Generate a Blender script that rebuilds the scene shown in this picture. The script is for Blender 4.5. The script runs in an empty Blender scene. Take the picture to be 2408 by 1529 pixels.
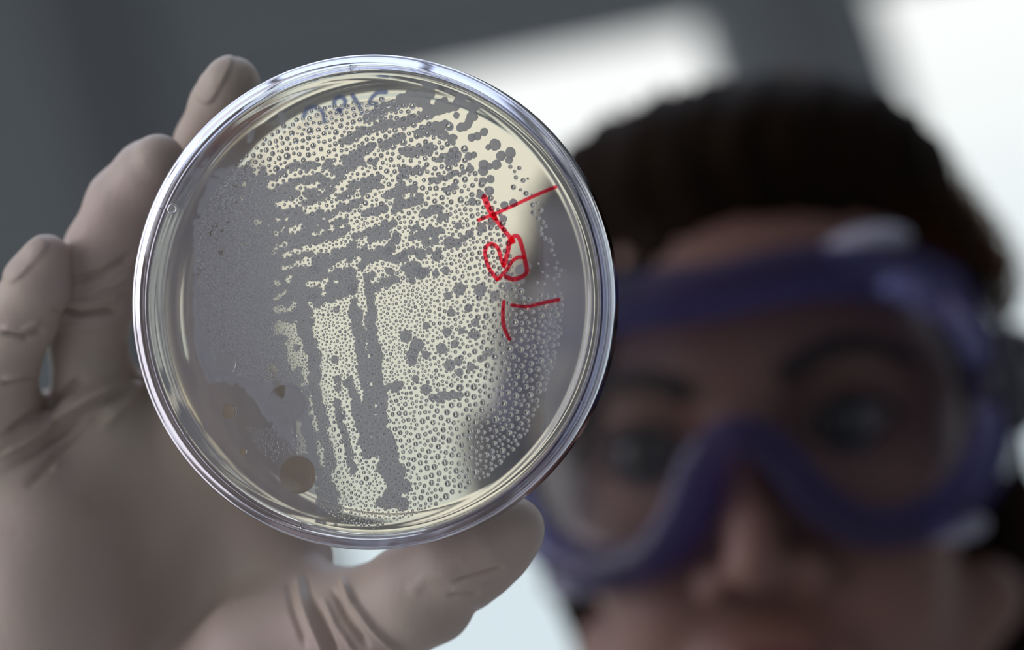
import bpy, math, random
import numpy as np
from mathutils import Matrix, Vector

# ------------------------------------------------------------------ camera, world, exposure
SC = bpy.context.scene
FPX = 6689.0                                  # 100 mm lens on a 36 mm sensor, 2408 px wide
pit, rol = math.radians(20), math.radians(15)
_r0 = np.array([1, 0, 0.]); _u0 = np.array([0, -math.sin(pit), math.cos(pit)])
_f = np.array([0, math.cos(pit), math.sin(pit)])
UP = math.cos(rol)*_u0 + math.sin(rol)*_r0
RT = math.cos(rol)*_r0 - math.sin(rol)*_u0
CAM = np.array([0, 0, 1.30])
cd = bpy.data.cameras.new('camera'); cam = bpy.data.objects.new('camera', cd)
SC.collection.objects.link(cam)
cam.matrix_world = Matrix(((RT[0], UP[0], -_f[0], CAM[0]), (RT[1], UP[1], -_f[1], CAM[1]),
                           (RT[2], UP[2], -_f[2], CAM[2]), (0, 0, 0, 1)))
cd.lens = 100; cd.sensor_width = 36; cd.clip_start = 0.02
cd.dof.use_dof = True; cd.dof.focus_distance = 0.537; cd.dof.aperture_fstop = 6.5
SC.camera = cam
SC.view_settings.view_transform = 'Standard'; SC.view_settings.look = 'None'
SC.view_settings.exposure = 0.0; SC.view_settings.gamma = 1.0; SC.view_settings.use_curve_mapping = False
SC.render.engine = 'CYCLES'
cy = SC.cycles
cy.max_bounces = 28; cy.transmission_bounces = 26; cy.transparent_max_bounces = 40
cy.diffuse_bounces = 3; cy.glossy_bounces = 6; cy.caustics_refractive = True; cy.caustics_reflective = False
cy.use_denoising = True; cy.blur_glossy = 0.3; cy.sample_clamp_indirect = 4.0

W = bpy.data.worlds.new('daylight'); SC.world = W; W.use_nodes = True
nt = W.node_tree; nt.nodes.clear()
def wn(t, **k):
    n = nt.nodes.new(t)
    for a, b in k.items(): setattr(n, a, b)
    return n
def wdot(vec):
    d = wn('ShaderNodeVectorMath', operation='DOT_PRODUCT'); nt.links.new(tc.outputs['Generated'], d.inputs[0])
    d.inputs[1].default_value = vec; return d.outputs['Value']
def wmap(src, a, b, c=0, d=1):
    m = wn('ShaderNodeMapRange', interpolation_type='SMOOTHSTEP'); nt.links.new(src, m.inputs['Value'])
    m.inputs['From Min'].default_value = a; m.inputs['From Max'].default_value = b
    m.inputs['To Min'].default_value = c; m.inputs['To Max'].default_value = d; return m.outputs['Result']
def wmix(f, a, b):
    m = wn('ShaderNodeMix', data_type='RGBA'); nt.links.new(f, m.inputs[0])
    for i, v in ((6, a), (7, b)):
        if isinstance(v, tuple): m.inputs[i].default_value = v + (1,)
        else: nt.links.new(v, m.inputs[i])
    return m.outputs[2]
tc = wn('ShaderNodeTexCoord')
room = (0.20, 0.21, 0.25)
sky = wmix(wmap(wdot((0.1, 0.25, 1.0)), 0.50, 0.66), (0.73, 0.83, 0.88), (1.08, 1.08, 1.06))
sky = wmix(wmap(wdot((0, 0, 1)), 0.50, 0.80), sky, (1.5, 1.7, 2.15))     # overcast zenith seen through the added roof glazing
c1 = wmix(wmap(wdot((-0.95, 0.0, 0.32)), 0.25, 0.95), room, (1.02, .98, 1.04))
c1 = wmix(wmap(wdot((-0.86, -0.24, 0.45)), 0.948, 0.962), c1, (4.2, 4.1, 4.4))        # unseen near-left window, added for highlights on drops and rim
c2 = wmix(wmap(wdot((0, 0.78, 0.62)), 0.35, 0.72), c1, sky)
bg = wn('ShaderNodeBackground'); nt.links.new(c2, bg.inputs['Color']); bg.inputs['Strength'].default_value = 1.0
wo = wn('ShaderNodeOutputWorld'); nt.links.new(bg.outputs[0], wo.inputs['Surface'])
W.cycles.sampling_method = 'MANUAL'; W.cycles.sample_map_resolution = 512

# ------------------------------------------------------------------ frames (mm) -> world (m)
def cw(v):                                    # camera-side coordinates: X right, Y up, D away, in mm
    v = np.asarray(v, float).reshape(-1, 3)*0.001
    return CAM + v[:, :1]*RT + v[:, 1:2]*UP + v[:, 2:3]*_f
def PX(x, y, D): return np.array([(x-1204)/FPX*D, -(y-764.5)/FPX*D, D])
class Frame:
    def __init__(s, o, ex, ey, ez):           # origin and axes in camera-side mm
        s.o = np.array(o, float); s.B = np.array([ex, ey, ez], float)
    def cam(s, v): return s.o + np.asarray(v, float).reshape(-1, 3) @ s.B
    def world(s, v): return cw(s.cam(v))
    def inv(s, c): return (np.asarray(c, float)-s.o) @ s.B.T
    def matrix(s):
        o = cw(s.o)[0]; M = Matrix.Identity(4)
        for i in range(3):
            e = cw(s.o+s.B[i]*1000)[0]-o
            for j in range(3): M[j][i] = e[j]
        for j in range(3): M[j][3] = o[j]
        return M

# ------------------------------------------------------------------ object helpers
COL = SC.collection
def tag(o, label=None, cat=None, group=None, kind=None):
    if label: o['label'] = label
    if cat: o['category'] = cat
    if group: o['group'] = group
    if kind: o['kind'] = kind
    return o
def mesh(name, V, Fc, mats, smooth=True, fm=None):
    me = bpy.data.meshes.new(name)
    V = np.asarray(V, np.float32); n = len(V)
    if isinstance(Fc, np.ndarray):
        m, k = Fc.shape
        me.vertices.add(n); me.vertices.foreach_set('co', V.ravel())
        me.loops.add(m*k); me.loops.foreach_set('vertex_index', Fc.astype(np.int32).ravel())
        me.polygons.add(m); me.polygons.foreach_set('loop_start', np.arange(0, m*k, k, dtype=np.int32))
        me.update(calc_edges=True); me.validate()
    else:
        me.from_pydata([tuple(map(float, v)) for v in V], [], [tuple(map(int, f)) for f in Fc]); me.update()
    me.polygons.foreach_set('use_smooth', [smooth]*len(me.polygons))
    for m_ in (mats if isinstance(mats, (list, tuple)) else [mats]): me.materials.append(m_)
    if fm is not None and len(fm) == len(me.polygons): me.polygons.foreach_set('material_index', [int(x) for x in fm])
    return me
def empty(name, M):
    o = bpy.data.objects.new(name, None); COL.objects.link(o); o.matrix_world = M; o.empty_display_size = .02; return o
def link(name, me, parent=None, M=None):
    o = bpy.data.objects.new(name, me); COL.objects.link(o)
    if parent is not None: o.parent = parent
    if M is not None: o.matrix_local = M
    return o
def part(name, Vw, Fc, mat, parent, Pinv, smooth=True, fm=None):   # world vertices -> parent-local mesh
    Vw = np.asarray(Vw, float); A = np.array(Pinv)
    V = Vw @ A[:3, :3].T + A[:3, 3]
    return link(name, mesh(name, V, Fc, mat, smooth, fm), parent)
def box(x0, x1, y0, y1, z0, z1):
    V = [(x, y, z) for x in (x0, x1) for y in (y0, y1) for z in (z0, z1)]
    return V, [(0, 1, 3, 2), (4, 6, 7, 5), (0, 4, 5, 1), (2, 3, 7, 6), (0, 2, 6, 4), (1, 5, 7, 3)]
def merge(lst):
    V, Fc = [], []
    for v, f in lst:
        o = len(V); V += [tuple(a) for a in v]; Fc += [tuple(int(i)+o for i in q) for q in f]
    return V, Fc
def lathe(prof, n=256, closed=True):          # prof [(r, z)] closed loop (ring solid) or open from axis to axis
    prof = list(prof); V = []; Fc = []; rings = []
    for r, z in prof:
        if r < 1e-6: rings.append([len(V)]*n); V.append((0, 0, z))
        else:
            rings.append(list(range(len(V), len(V)+n)))
            V += [(r*math.cos(2*math.pi*i/n), r*math.sin(2*math.pi*i/n), z) for i in range(n)]
    m = len(prof)
    for k in range(m if closed else m-1):
        a, b = rings[k], rings[(k+1) % m]
        for i in range(n):
            j = (i+1) % n; q = [a[i], a[j], b[j], b[i]]
            q = [q[t] for t in range(4) if q[t] != q[t-1]]
            if len(q) >= 3: Fc.append(tuple(q))
    return V, Fc
def tube(path, rad, n=10, cap=True):
    P = [np.array(p, float) for p in path]; V = []; Fc = []; ref = None
    for i, p in enumerate(P):
        t = P[min(i+1, len(P)-1)]-P[max(i-1, 0)]; t /= np.linalg.norm(t)+1e-9
        if ref is None:
            ref = np.cross(t, [0.3, 0.5, 0.8]);
        ref = ref-t*(ref@t); ref /= np.linalg.norm(ref)+1e-9; bi = np.cross(t, ref)
        r = rad[i] if hasattr(rad, '__len__') else rad
        V += [tuple(p+r*(math.cos(2*math.pi*k/n)*ref+math.sin(2*math.pi*k/n)*bi)) for k in range(n)]
    for i in range(len(P)-1):
        for k in range(n):
            a = i*n+k; b = i*n+(k+1) % n; Fc.append((a, b, b+n, a+n))
    if cap: Fc.append(tuple(range(n))[::-1]); Fc.append(tuple(range((len(P)-1)*n, len(P)*n)))
    return V, Fc
def spline(pts, m=8, closed=False):
    P = np.array(pts, float); n = len(P); out = []
    for i in range(n if closed else n-1):
        if closed: a, b, c, d = P[(i-1) % n], P[i], P[(i+1) % n], P[(i+2) % n]
        else: a, b, c, d = P[max(i-1, 0)], P[i], P[i+1], P[min(i+2, n-1)]
        for k in range(m):
            t = k/m; out.append(0.5*((2*b)+(-a+c)*t+(2*a-5*b+4*c-d)*t*t+(-a+3*b-3*c+d)*t**3))
    if not closed: out.append(P[-1])
    return np.array(out)

# ------------------------------------------------------------------ implicit surfaces
class SDF:
    def __init__(s, lo, hi, h):
        s.h = h; s.lo = np.array(lo, np.float32)
        s.n = [int((hi[i]-lo[i])/h)+1 for i in range(3)]
        s.ax = [s.lo[i]+h*np.arange(s.n[i], dtype=np.float32) for i in range(3)]
        s.f = np.full(s.n, 60.0, np.float32)
    def apply(s, fn, lo, hi, k=4.0, op='u'):
        pad = k*1.5+3*s.h; sl = []
        for i in range(3):
            a = int(max(0, math.floor((lo[i]-pad-s.lo[i])/s.h))); b = int(min(s.n[i], math.ceil((hi[i]+pad-s.lo[i])/s.h)+1))
            if b <= a: return
            sl.append(slice(a, b))
        X, Y, Z = np.meshgrid(s.ax[0][sl[0]], s.ax[1][sl[1]], s.ax[2][sl[2]], indexing='ij', sparse=True)
        g = fn(X, Y, Z); f = s.f[tuple(sl)]
        if op == 'u':
            hh = np.clip(0.5+0.5*(f-g)/k, 0, 1); s.f[tuple(sl)] = f*(1-hh)+g*hh-k*hh*(1-hh)
        else:
            hh = np.clip(0.5-0.5*(f+g)/k, 0, 1); s.f[tuple(sl)] = f*(1-hh)-g*hh+k*hh*(1-hh)
    def cone(s, a, b, ra, rb, k=4.0, op='u'):
        a = np.array(a, np.float32); b = np.array(b, np.float32); d = b-a; L = float(d@d)+1e-9; R = max(ra, rb)
        def fn(X, Y, Z):
            t = np.clip(((X-a[0])*d[0]+(Y-a[1])*d[1]+(Z-a[2])*d[2])/L, 0, 1)
            return np.sqrt((X-a[0]-t*d[0])**2+(Y-a[1]-t*d[1])**2+(Z-a[2]-t*d[2])**2)-(ra+(rb-ra)*t)
        s.apply(fn, np.minimum(a, b)-R, np.maximum(a, b)+R, k, op)
    def chain(s, pts, k=4.0, op='u'):
        for p, q in zip(pts[:-1], pts[1:]): s.cone(p[:3], q[:3], p[3], q[3], k, op)
    def ball(s, c, r, k=4.0, op='u', rot=None):
        c = np.array(c, np.float32); r = np.array(r if hasattr(r, '__len__') else (r,)*3, np.float32); m = float(r.min())
        B = np.eye(3) if rot is None else rot
        def fn(X, Y, Z):
            x, y, z = X-c[0], Y-c[1], Z-c[2]
            u = [(x*B[i][0]+y*B[i][1]+z*B[i][2])/r[i] for i in range(3)]
            q = np.sqrt(u[0]**2+u[1]**2+u[2]**2); w = np.sqrt((u[0]/r[0])**2+(u[1]/r[1])**2+(u[2]/r[2])**2)+1e-6
            return q*(q-1)/w
        R = r if rot is None else np.full(3, r.max())
        s.apply(fn, c-R, c+R, k, op)
    def mesh(s):
        f = s.f; nx, ny, nz = s.n; ins = f < 0
        cnt = np.zeros((nx-1, ny-1, nz-1), np.int8)
        for dx in (0, 1):
            for dy in (0, 1):
                for dz in (0, 1): cnt += ins[dx:nx-1+dx, dy:ny-1+dy, dz:nz-1+dz]
        act = (cnt > 0) & (cnt < 8); idx = np.full(act.shape, -1, np.int64); I = np.argwhere(act)
        idx[act] = np.arange(len(I)); acc = np.zeros((len(I), 3)); c = np.zeros(len(I))
        cor = [(0, 0, 0), (1, 0, 0), (0, 1, 0), (1, 1, 0), (0, 0, 1), (1, 0, 1), (0, 1, 1), (1, 1, 1)]
        vals = [f[I[:, 0]+a, I[:, 1]+b, I[:, 2]+d] for a, b, d in cor]
        for a in range(8):
            for b in range(a+1, 8):
                if sum(abs(cor[a][i]-cor[b][i]) for i in range(3)) != 1: continue
                m = (vals[a] < 0) != (vals[b] < 0); t = vals[a][m]/(vals[a][m]-vals[b][m])
                acc[m] += np.array(cor[a])+t[:, None]*(np.array(cor[b])-np.array(cor[a])); c[m] += 1
        V = (I+acc/c[:, None])*s.h+s.lo; Q = []
        for ax in range(3):
            o1, o2 = [(1, 2), (2, 0), (0, 1)][ax]
            sa = [slice(None)]*3; sb = [slice(None)]*3; sa[ax] = slice(0, -1); sb[ax] = slice(1, None)
            A = ins[tuple(sa)]; Bn = ins[tuple(sb)]; E = np.argwhere(A != Bn)
            E = E[(E[:, o1] > 0) & (E[:, o2] > 0) & (E[:, o1] < s.n[o1]-1) & (E[:, o2] < s.n[o2]-1)]
            fl = A[E[:, 0], E[:, 1], E[:, 2]]; q = []
            for d1, d2 in ((1, 1), (0, 1), (0, 0), (1, 0)):
                e = E.copy(); e[:, o1] -= d1; e[:, o2] -= d2; q.append(idx[e[:, 0], e[:, 1], e[:, 2]])
            q = np.stack(q, 1); q[~fl] = q[~fl][:, ::-1]; Q.append(q)
        Q = np.concatenate(Q); return V, Q[(Q >= 0).all(1)]
def vnormals(V, Q):
    d1 = V[Q[:, 2]]-V[Q[:, 0]]; d2 = V[Q[:, 3]]-V[Q[:, 1]]; n = np.cross(d1, d2); N = np.zeros_like(V)
    for i in range(4): np.add.at(N, Q[:, i], n)
    return N/(np.linalg.norm(N, axis=1, keepdims=True)+1e-12)
def polydist(x, y, pl):
    best = np.full(x.shape, 1e9); par = np.zeros(x.shape); n = len(pl)-1
    for i in range(n):
        (ax, ay), (bx, by) = pl[i][:2], pl[i+1][:2]; dx, dy = bx-ax, by-ay
        t = np.clip(((x-ax)*dx+(y-ay)*dy)/(dx*dx+dy*dy+1e-9), 0, 1); d = np.hypot(x-ax-t*dx, y-ay-t*dy)
        m = d < best; best[m] = d[m]; par[m] = (i+t[m])/n
    return best, par

# ------------------------------------------------------------------ materials
def mat(name):
    m = bpy.data.materials.new(name); m.use_nodes = True; t = m.node_tree; t.nodes.clear()
    out = t.nodes.new('ShaderNodeOutputMaterial'); return m, t, out
def principled(name, col, rough=0.5, noise=None, bump=None, **kw):
    m, t, out = mat(name); b = t.nodes.new('ShaderNodeBsdfPrincipled'); t.links.new(b.outputs[0], out.inputs['Surface'])
    b.inputs['Base Color'].default_value = tuple(col)+(1,); b.inputs['Roughness'].default_value = rough
    for k, v in kw.items(): b.inputs[k.replace('_', ' ')].default_value = v
    co = t.nodes.new('ShaderNodeTexCoord')
    if noise:
        sc, c2, st = noise
        n = t.nodes.new('ShaderNodeTexNoise'); n.inputs['Scale'].default_value = sc; n.inputs['Detail'].default_value = 4
        if st is not None:
            mp = t.nodes.new('ShaderNodeMapping'); mp.inputs['Scale'].default_value = st
            t.links.new(co.outputs['Object'], mp.inputs[0]); t.links.new(mp.outputs[0], n.inputs['Vector'])
        else: t.links.new(co.outputs['Object'], n.inputs['Vector'])
        r = t.nodes.new('ShaderNodeMapRange'); r.inputs[1].default_value = .35; r.inputs[2].default_value = .65; t.links.new(n.outputs[0], r.inputs[0])
        x = t.nodes.new('ShaderNodeMix'); x.data_type = 'RGBA'; t.links.new(r.outputs[0], x.inputs[0])
        x.inputs[6].default_value = tuple(col)+(1,); x.inputs[7].default_value = tuple(c2)+(1,); t.links.new(x.outputs[2], b.inputs['Base Color'])
    if bump:
        sc, s_ = bump
        n = t.nodes.new('ShaderNodeTexNoise'); n.inputs['Scale'].default_value = sc; n.inputs['Detail'].default_value = 5
        t.links.new(co.outputs['Object'], n.inputs['Vector']); bp = t.nodes.new('ShaderNodeBump')
        bp.inputs['Strength'].default_value = 1; bp.inputs['Distance'].default_value = s_
        t.links.new(n.outputs[0], bp.inputs['Height']); t.links.new(bp.outputs[0], b.inputs['Normal'])
    return m
def glassm(name, col, ior, rough=0.0, haze=0.0, hcol=(1, 1, 1), hrough=.6, scat=0.0, scol=(1, 1, 1)):
    m, t, out = mat(name); g = t.nodes.new('ShaderNodeBsdfGlass'); g.inputs['Color'].default_value = tuple(col)+(1,)
    g.inputs['IOR'].default_value = ior; g.inputs['Roughness'].default_value = rough; last = g
    if haze > 0:
        tr = t.nodes.new('ShaderNodeBsdfGlass'); tr.inputs['Color'].default_value = tuple(hcol)+(1,); tr.inputs['Roughness'].default_value = hrough; tr.inputs['IOR'].default_value = 1.32; tr.distribution = 'MULTI_GGX'
        mx = t.nodes.new('ShaderNodeMixShader'); mx.inputs[0].default_value = haze
        t.links.new(g.outputs[0], mx.inputs[1]); t.links.new(tr.outputs[0], mx.inputs[2]); last = mx
    if scat > 0:                              # turbid gel: light scattered within it
        tr = t.nodes.new('ShaderNodeBsdfTranslucent'); tr.inputs['Color'].default_value = tuple(scol)+(1,)
        df = t.nodes.new('ShaderNodeBsdfDiffuse'); df.inputs['Color'].default_value = tuple(c*.5 for c in scol)+(1,)
        ad = t.nodes.new('ShaderNodeAddShader'); t.links.new(tr.outputs[0], ad.inputs[0]); t.links.new(df.outputs[0], ad.inputs[1])
        mx = t.nodes.new('ShaderNodeMixShader'); mx.inputs[0].default_value = scat
        t.links.new(last.outputs[0], mx.inputs[1]); t.links.new(ad.outputs[0], mx.inputs[2]); last = mx
    t.links.new(last.outputs[0], out.inputs['Surface']); return m
def thin(name, tint, op, dcol, tcol, gloss=0.0):   # thin film: tinted see-through + diffuse + translucent
    m, t, out = mat(name); tp = t.nodes.new('ShaderNodeBsdfTransparent'); tp.inputs[0].default_value = tuple(tint)+(1,)
    df = t.nodes.new('ShaderNodeBsdfDiffuse'); df.inputs[0].default_value = tuple(dcol)+(1,)
    tr = t.nodes.new('ShaderNodeBsdfTranslucent'); tr.inputs[0].default_value = tuple(tcol)+(1,)
    ad = t.nodes.new('ShaderNodeAddShader'); t.links.new(df.outputs[0], ad.inputs[0]); t.links.new(tr.outputs[0], ad.inputs[1])
    mx = t.nodes.new('ShaderNodeMixShader'); mx.inputs[0].default_value = op
    t.links.new(tp.outputs[0], mx.inputs[1]); t.links.new(ad.outputs[0], mx.inputs[2]); last = mx
    if gloss > 0:
        gl = t.nodes.new('ShaderNodeBsdfGlossy'); gl.inputs['Roughness'].default_value = .05
        fr = t.nodes.new('ShaderNodeFresnel'); fr.inputs[0].default_value = 1.5
        ml = t.nodes.new('ShaderNodeMath'); ml.operation = 'MULTIPLY'; ml.inputs[1].default_value = gloss; t.links.new(fr.outputs[0], ml.inputs[0])
        m2 = t.nodes.new('ShaderNodeMixShader'); t.links.new(ml.outputs[0], m2.inputs[0]); t.links.new(last.outputs[0], m2.inputs[1]); t.links.new(gl.outputs[0], m2.inputs[2]); last = m2
    t.links.new(last.outputs[0], out.inputs['Surface']); return m

M_wall = principled('painted_wall', (.27, .30, .295), .8, noise=(1.2, (.25, .28, .275), None), bump=(60, .0006))
M_pier = principled('pier_panel', (.20, .22, .225), .7, bump=(40, .0005))
M_ceil = principled('ceiling_paint', (.5, .5, .48), .9)
M_floor = principled('floor_vinyl', (.35, .34, .32), .5, noise=(6, (.30, .29, .28), None))
M_wframe = principled('window_aluminium', (.34, .37, .38), .45)
M_pane = thin('window_glass', (.985, .995, .995), 0.0, (.5, .5, .5), (.5, .5, .5), gloss=.6)
M_ps = glassm('clear_polystyrene', (1, 1, 1), 1.37)
M_rim = glassm('polystyrene_edge', (.85, .85, .90), 1.42, rough=.03)
M_water = glassm('condensation_water', (1, 1, 1), 1.33)
M_agar = glassm('agar_gel', (1.0, .957, .845), 1.20, haze=.08, hcol=(.95, .97, 1.0), hrough=.5, scat=.03, scol=(.62, .68, .95))
M_colony = thin('colony_growth', (.72, .74, .80), .90, (.56, .57, .62), (.44, .43, .38))
M_fog = thin('fine_fog', (1, 1, 1), .07, (.52, .58, .80), (.48, .42, .20))
M_haze = thin('agar_haze', (1, 1, 1), .07, (.55, .63, .84), (.42, .36, .16))  # bluish haze put into the colour of a thin film
for _m in (M_fog, M_haze):
  _t = _m.node_tree; _a = _t.nodes.new('ShaderNodeAttribute'); _a.attribute_name = 'fog_haze_depth'   # thickness of the lid fog and strength of the haze film
  _t.links.new(_a.outputs['Fac'], [n for n in _t.nodes if n.type == 'MIX_SHADER'][0].inputs[0])
M_red = thin('red_marker_ink', (1.0, .07, .13), .12, (.85, .04, .06), (.9, .05, .08))
M_blue = thin('blue_marker_ink', (.22, .28, .52), .3, (.05, .07, .22), (.1, .14, .35))
M_glove = principled('latex_glove', (.47, .375, .325), .48, noise=(28, (.43, .38, .295), None), bump=(500, .0001), Specular_IOR_Level=.35)
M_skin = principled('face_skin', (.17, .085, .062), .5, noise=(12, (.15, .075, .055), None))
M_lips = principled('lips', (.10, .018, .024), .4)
M_hair = principled('dark_brown_hair', (.006, .0035, .002), .7, noise=(30, (.012, .006, .0025), (4, .3, 1)), Specular_IOR_Level=.05)
M_wisp = thin('brown_hair_strands', (.55, .36, .2), .8, (.02, .012, .006), (.26, .14, .06))
M_brow = principled('eyebrow_hair', (.008, .005, .004), .9)
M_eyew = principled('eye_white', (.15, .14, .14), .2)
M_iris = principled('iris_grey_green', (.018, .024, .024), .2)
M_pupil = principled('pupil', (.004, .004, .004), .1)
M_gog = thin('violet_vinyl_frame', (.62, .60, .80), .42, (.026, .024, .07), (.07, .06, .22), gloss=.5)
M_gvent = principled('milky_vent_cap', (.24, .24, .30), .35)
M_clip = principled('black_strap_clip', (.02, .021, .028), .4)
M_strap = principled('black_elastic', (.03, .03, .035), .8, bump=(300, .0005))
M_lens = thin('goggle_lens', (.93, .93, .94), .002, (.3, .3, .35), (.2, .2, .25), gloss=.15)
M_coat = principled('white_lab_coat', (.7, .7, .7), .85, bump=(25, .004))
M_trs = principled('dark_trousers', (.03, .035, .05), .85)
M_shoe = principled('black_shoe_leather', (.02, .02, .02), .4)

# ------------------------------------------------------------------ room: floor, ceiling, window wall
yw = math.radians(8); WT = np.array([math.cos(yw), math.sin(yw), 0]); WN = np.array([-math.sin(yw), math.cos(yw), 0])
WP = np.array([0, 3.3, 0]); WM = Matrix(((WT[0], WN[0], 0, WP[0]), (WT[1], WN[1], 0, WP[1]), (0, 0, 1, 0), (0, 0, 0, 1)))
H = 3.6; HW = 2.898; SILL = 1.0
V, Fc = box(-3.2, 3.2, -1.6, 4.0, -.12, 0); o = link('floor', mesh('floor', V, Fc, M_floor, False)); tag(o, kind='structure')
V, Fc = merge([box(-3.2, 3.2, .7, .9, H, H+.12), box(-3.2, 3.2, 3.0, 4.0, H, H+.12), box(-3.2, -2.9, .9, 3.0, H, H+.12), box(2.9, 3.2, .9, 3.0, H, H+.12)] +
              [box(x-.03, x+.03, .9, 3.0, H, H+.12) for x in (-1.8, -.6, .6, 1.8)])
o = link('ceiling', mesh('ceiling', V, Fc, M_ceil, False)); tag(o, kind='structure')
V, Fc = box(-2.9, 2.9, .9, 3.0, H+.13, H+.14); o = link('window_6', mesh('window_6', V, Fc, M_pane, False)); tag(o, kind='structure')  # roof glazing out of view, added so zenith light reaches the dish
wins = [(-2.75, -1.82), (-1.75, -.82), (-.29, .365), (.559, 1.5), (1.60, 2.8)]  # outer windows are out of view, widened for more light from behind
CL = 3.17                                     # clerestory strip above the view, added to backlight the dish
xs = [-3.0] + [v for w in wins for v in w] + [3.0]; bl = []
for i in range(0, len(xs), 2): bl.append(box(xs[i], xs[i+1], 0, .07, 0, H))
bl = [box(xs[i], xs[i+1], 0, .07, 0, CL) for i in range(0, len(xs), 2)] + [box(-3.0, 3.0, 0, .07, H-.04, H)] + [box(x-.03, x+.03, 0, .07, CL, H-.04) for x in (-2.97, -1.5, 0, 1.5, 2.97)]
for a, b in wins: bl += [box(a, b, 0, .07, 0, SILL), box(a, b, 0, .07, HW, CL)]
V, Fc = merge(bl); o = link('wall_back', mesh('wall_back', V, Fc, M_wall, False), M=WM); tag(o, kind='structure')
# wainscot-like vertical panel strips on the piers between the windows
k = 0
for c, w in ((-.458, .05), (-.385, .035), (.462, .06)):
    k += 1; V, Fc = box(c-w/2, c+w/2, -.018, -.0005, SILL, CL-.002)
    o = link('trim_%d' % k, mesh('trim', V, Fc, M_pier, False), M=WM); tag(o, kind='structure')
V, Fc = merge([box(a+.03, b-.03, .042, .048, CL, H-.04) for a, b in ((-2.97, -1.5), (-1.5, 0), (0, 1.5), (1.5, 2.97))])
o = link('window_7', mesh('window_7', V, Fc, M_pane, False), M=WM); tag(o, kind='structure')
for i, (a, b) in enumerate(wins):
    e = empty('window_%d' % (i+1), WM @ Matrix.Translation(((a+b)/2, .035, SILL))); tag(e, kind='structure')
    w = (b-a)/2; h = HW-SILL; t = .018
    V, Fc = merge([box(-w, -w+t, -.02, .03, 0, h), box(w-t, w, -.02, .03, 0, h), box(-w+t, w-t, -.02, .03, 0, t), box(-w+t, w-t, -.02, .03, h-t, h)])
    link('window_frame', mesh('window_frame', V, Fc, M_wframe, False), e)
    V, Fc = box(-w+t, w-t, .002, .008, t, h-t); link('window_pane', mesh('window_pane', V, Fc, M_pane, False), e)
    V, Fc = box(-w-.02, w+.02, -.13, -.0355, -.025, 0); link('window_sill', mesh('window_sill', V, Fc, M_pier, False), e)

# ------------------------------------------------------------------ petri dish (local mm, z towards the camera)
TY, TX = math.radians(12), math.radians(1.0)
ez = np.array([-math.sin(TY)*math.cos(TX), math.sin(TX), -math.cos(TY)*math.cos(TX)])
ey = np.array([0, 1, 0.]); ey = ey-ez*(ey@ez); ey /= np.linalg.norm(ey); ex = np.cross(ey, ez)
if ex[0] < 0: ex = -ex
DF = Frame(PX(862, 710, 534), ex, ey, ez); DM = DF.matrix()
def DP(x, y, z=0.0):                          # the point of the dish plane z that lies at a given place of the dish
    d = PX(x, y, 1.0); s = ((DF.o+DF.B[2]*z) @ DF.B[2])/(d @ DF.B[2]); return DF.inv(d*s)[:2]
MM = np.array([.001]*3)
dish = empty('petri_dish', DM)
tag(dish, 'clear round plastic petri dish with red marker writing, held up in the gloved hand', 'petri dish')
def dpart(name, V, Fc, m, parent, **k): return link(name, mesh(name, np.array(V, float)*.001, Fc, m, **k), parent)
# lid: plate, shallow raised ring near the edge and a skirt
lid_prof = [(0, 0), (20, 0), (41.3, 0), (41.6, 0), (42.2, .05), (42.6, .45), (43.1, .6), (44.4, .6), (44.9, .45), (45.2, .05), (45.9, -.05), (46.35, -.3), (46.6, -.8),
            (46.65, -3), (46.75, -7.3), (46.65, -7.6), (46.2, -7.7), (45.75, -7.6), (45.6, -7.2), (45.5, -3), (45.4, -1.75), (45.1, -1.35), (44.6, -1.2), (44.3, -1.2), (20, -1.2), (0, -1.2)]
def edge_faces(V, Fc): return [1 if min(V[i][0]**2+V[i][1]**2 for i in f) > 44.3**2 else 0 for f in Fc]
V, Fc = lathe(lid_prof, 320, closed=False); lid = dpart('lid', V, Fc, [M_ps, M_rim], dish, fm=edge_faces(V, Fc))
base_prof = [(0, -15.0), (20, -15.0), (39.9, -15.0), (40.2, -15.0), (40.6, -15.3), (41.0, -15.7), (41.8, -15.75), (42.3, -15.4), (42.7, -15.05), (43.6, -14.95), (44.2, -14.6), (44.4, -14.0),
             (44.55, -9), (44.7, -2.2), (44.6, -1.9), (44.3, -1.8), (43.9, -1.9), (43.7, -2.3), (43.5, -8), (43.35, -13.2), (43.1, -13.6), (42.6, -13.8), (42.3, -13.8), (20, -13.8), (0, -13.8)]
V, Fc = lathe(base_prof[::-1], 320, closed=False); base = dpart('base', V, Fc, [M_ps, M_rim], dish, fm=edge_faces(V, Fc))
# agar disc with a raised meniscus
ag = [(0, -13.75), (20, -13.75), (42.2, -13.75), (42.5, -13.75), (43.0, -13.5), (43.25, -13.1), (43.4, -10.2), (43.38, -9.4), (43.2, -9.35), (42.9, -9.75), (42.3, -10.0), (41.6, -10.08), (41.2, -10.1), (40.9, -10.1), (20, -10.1), (0, -10.1)]
V, Fc = lathe(ag[::-1], 320, closed=False); agar = dpart('agar', V, Fc, M_agar, dish); tag(agar, 'pale yellow agar gel streaked with grey bacterial growth')
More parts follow.
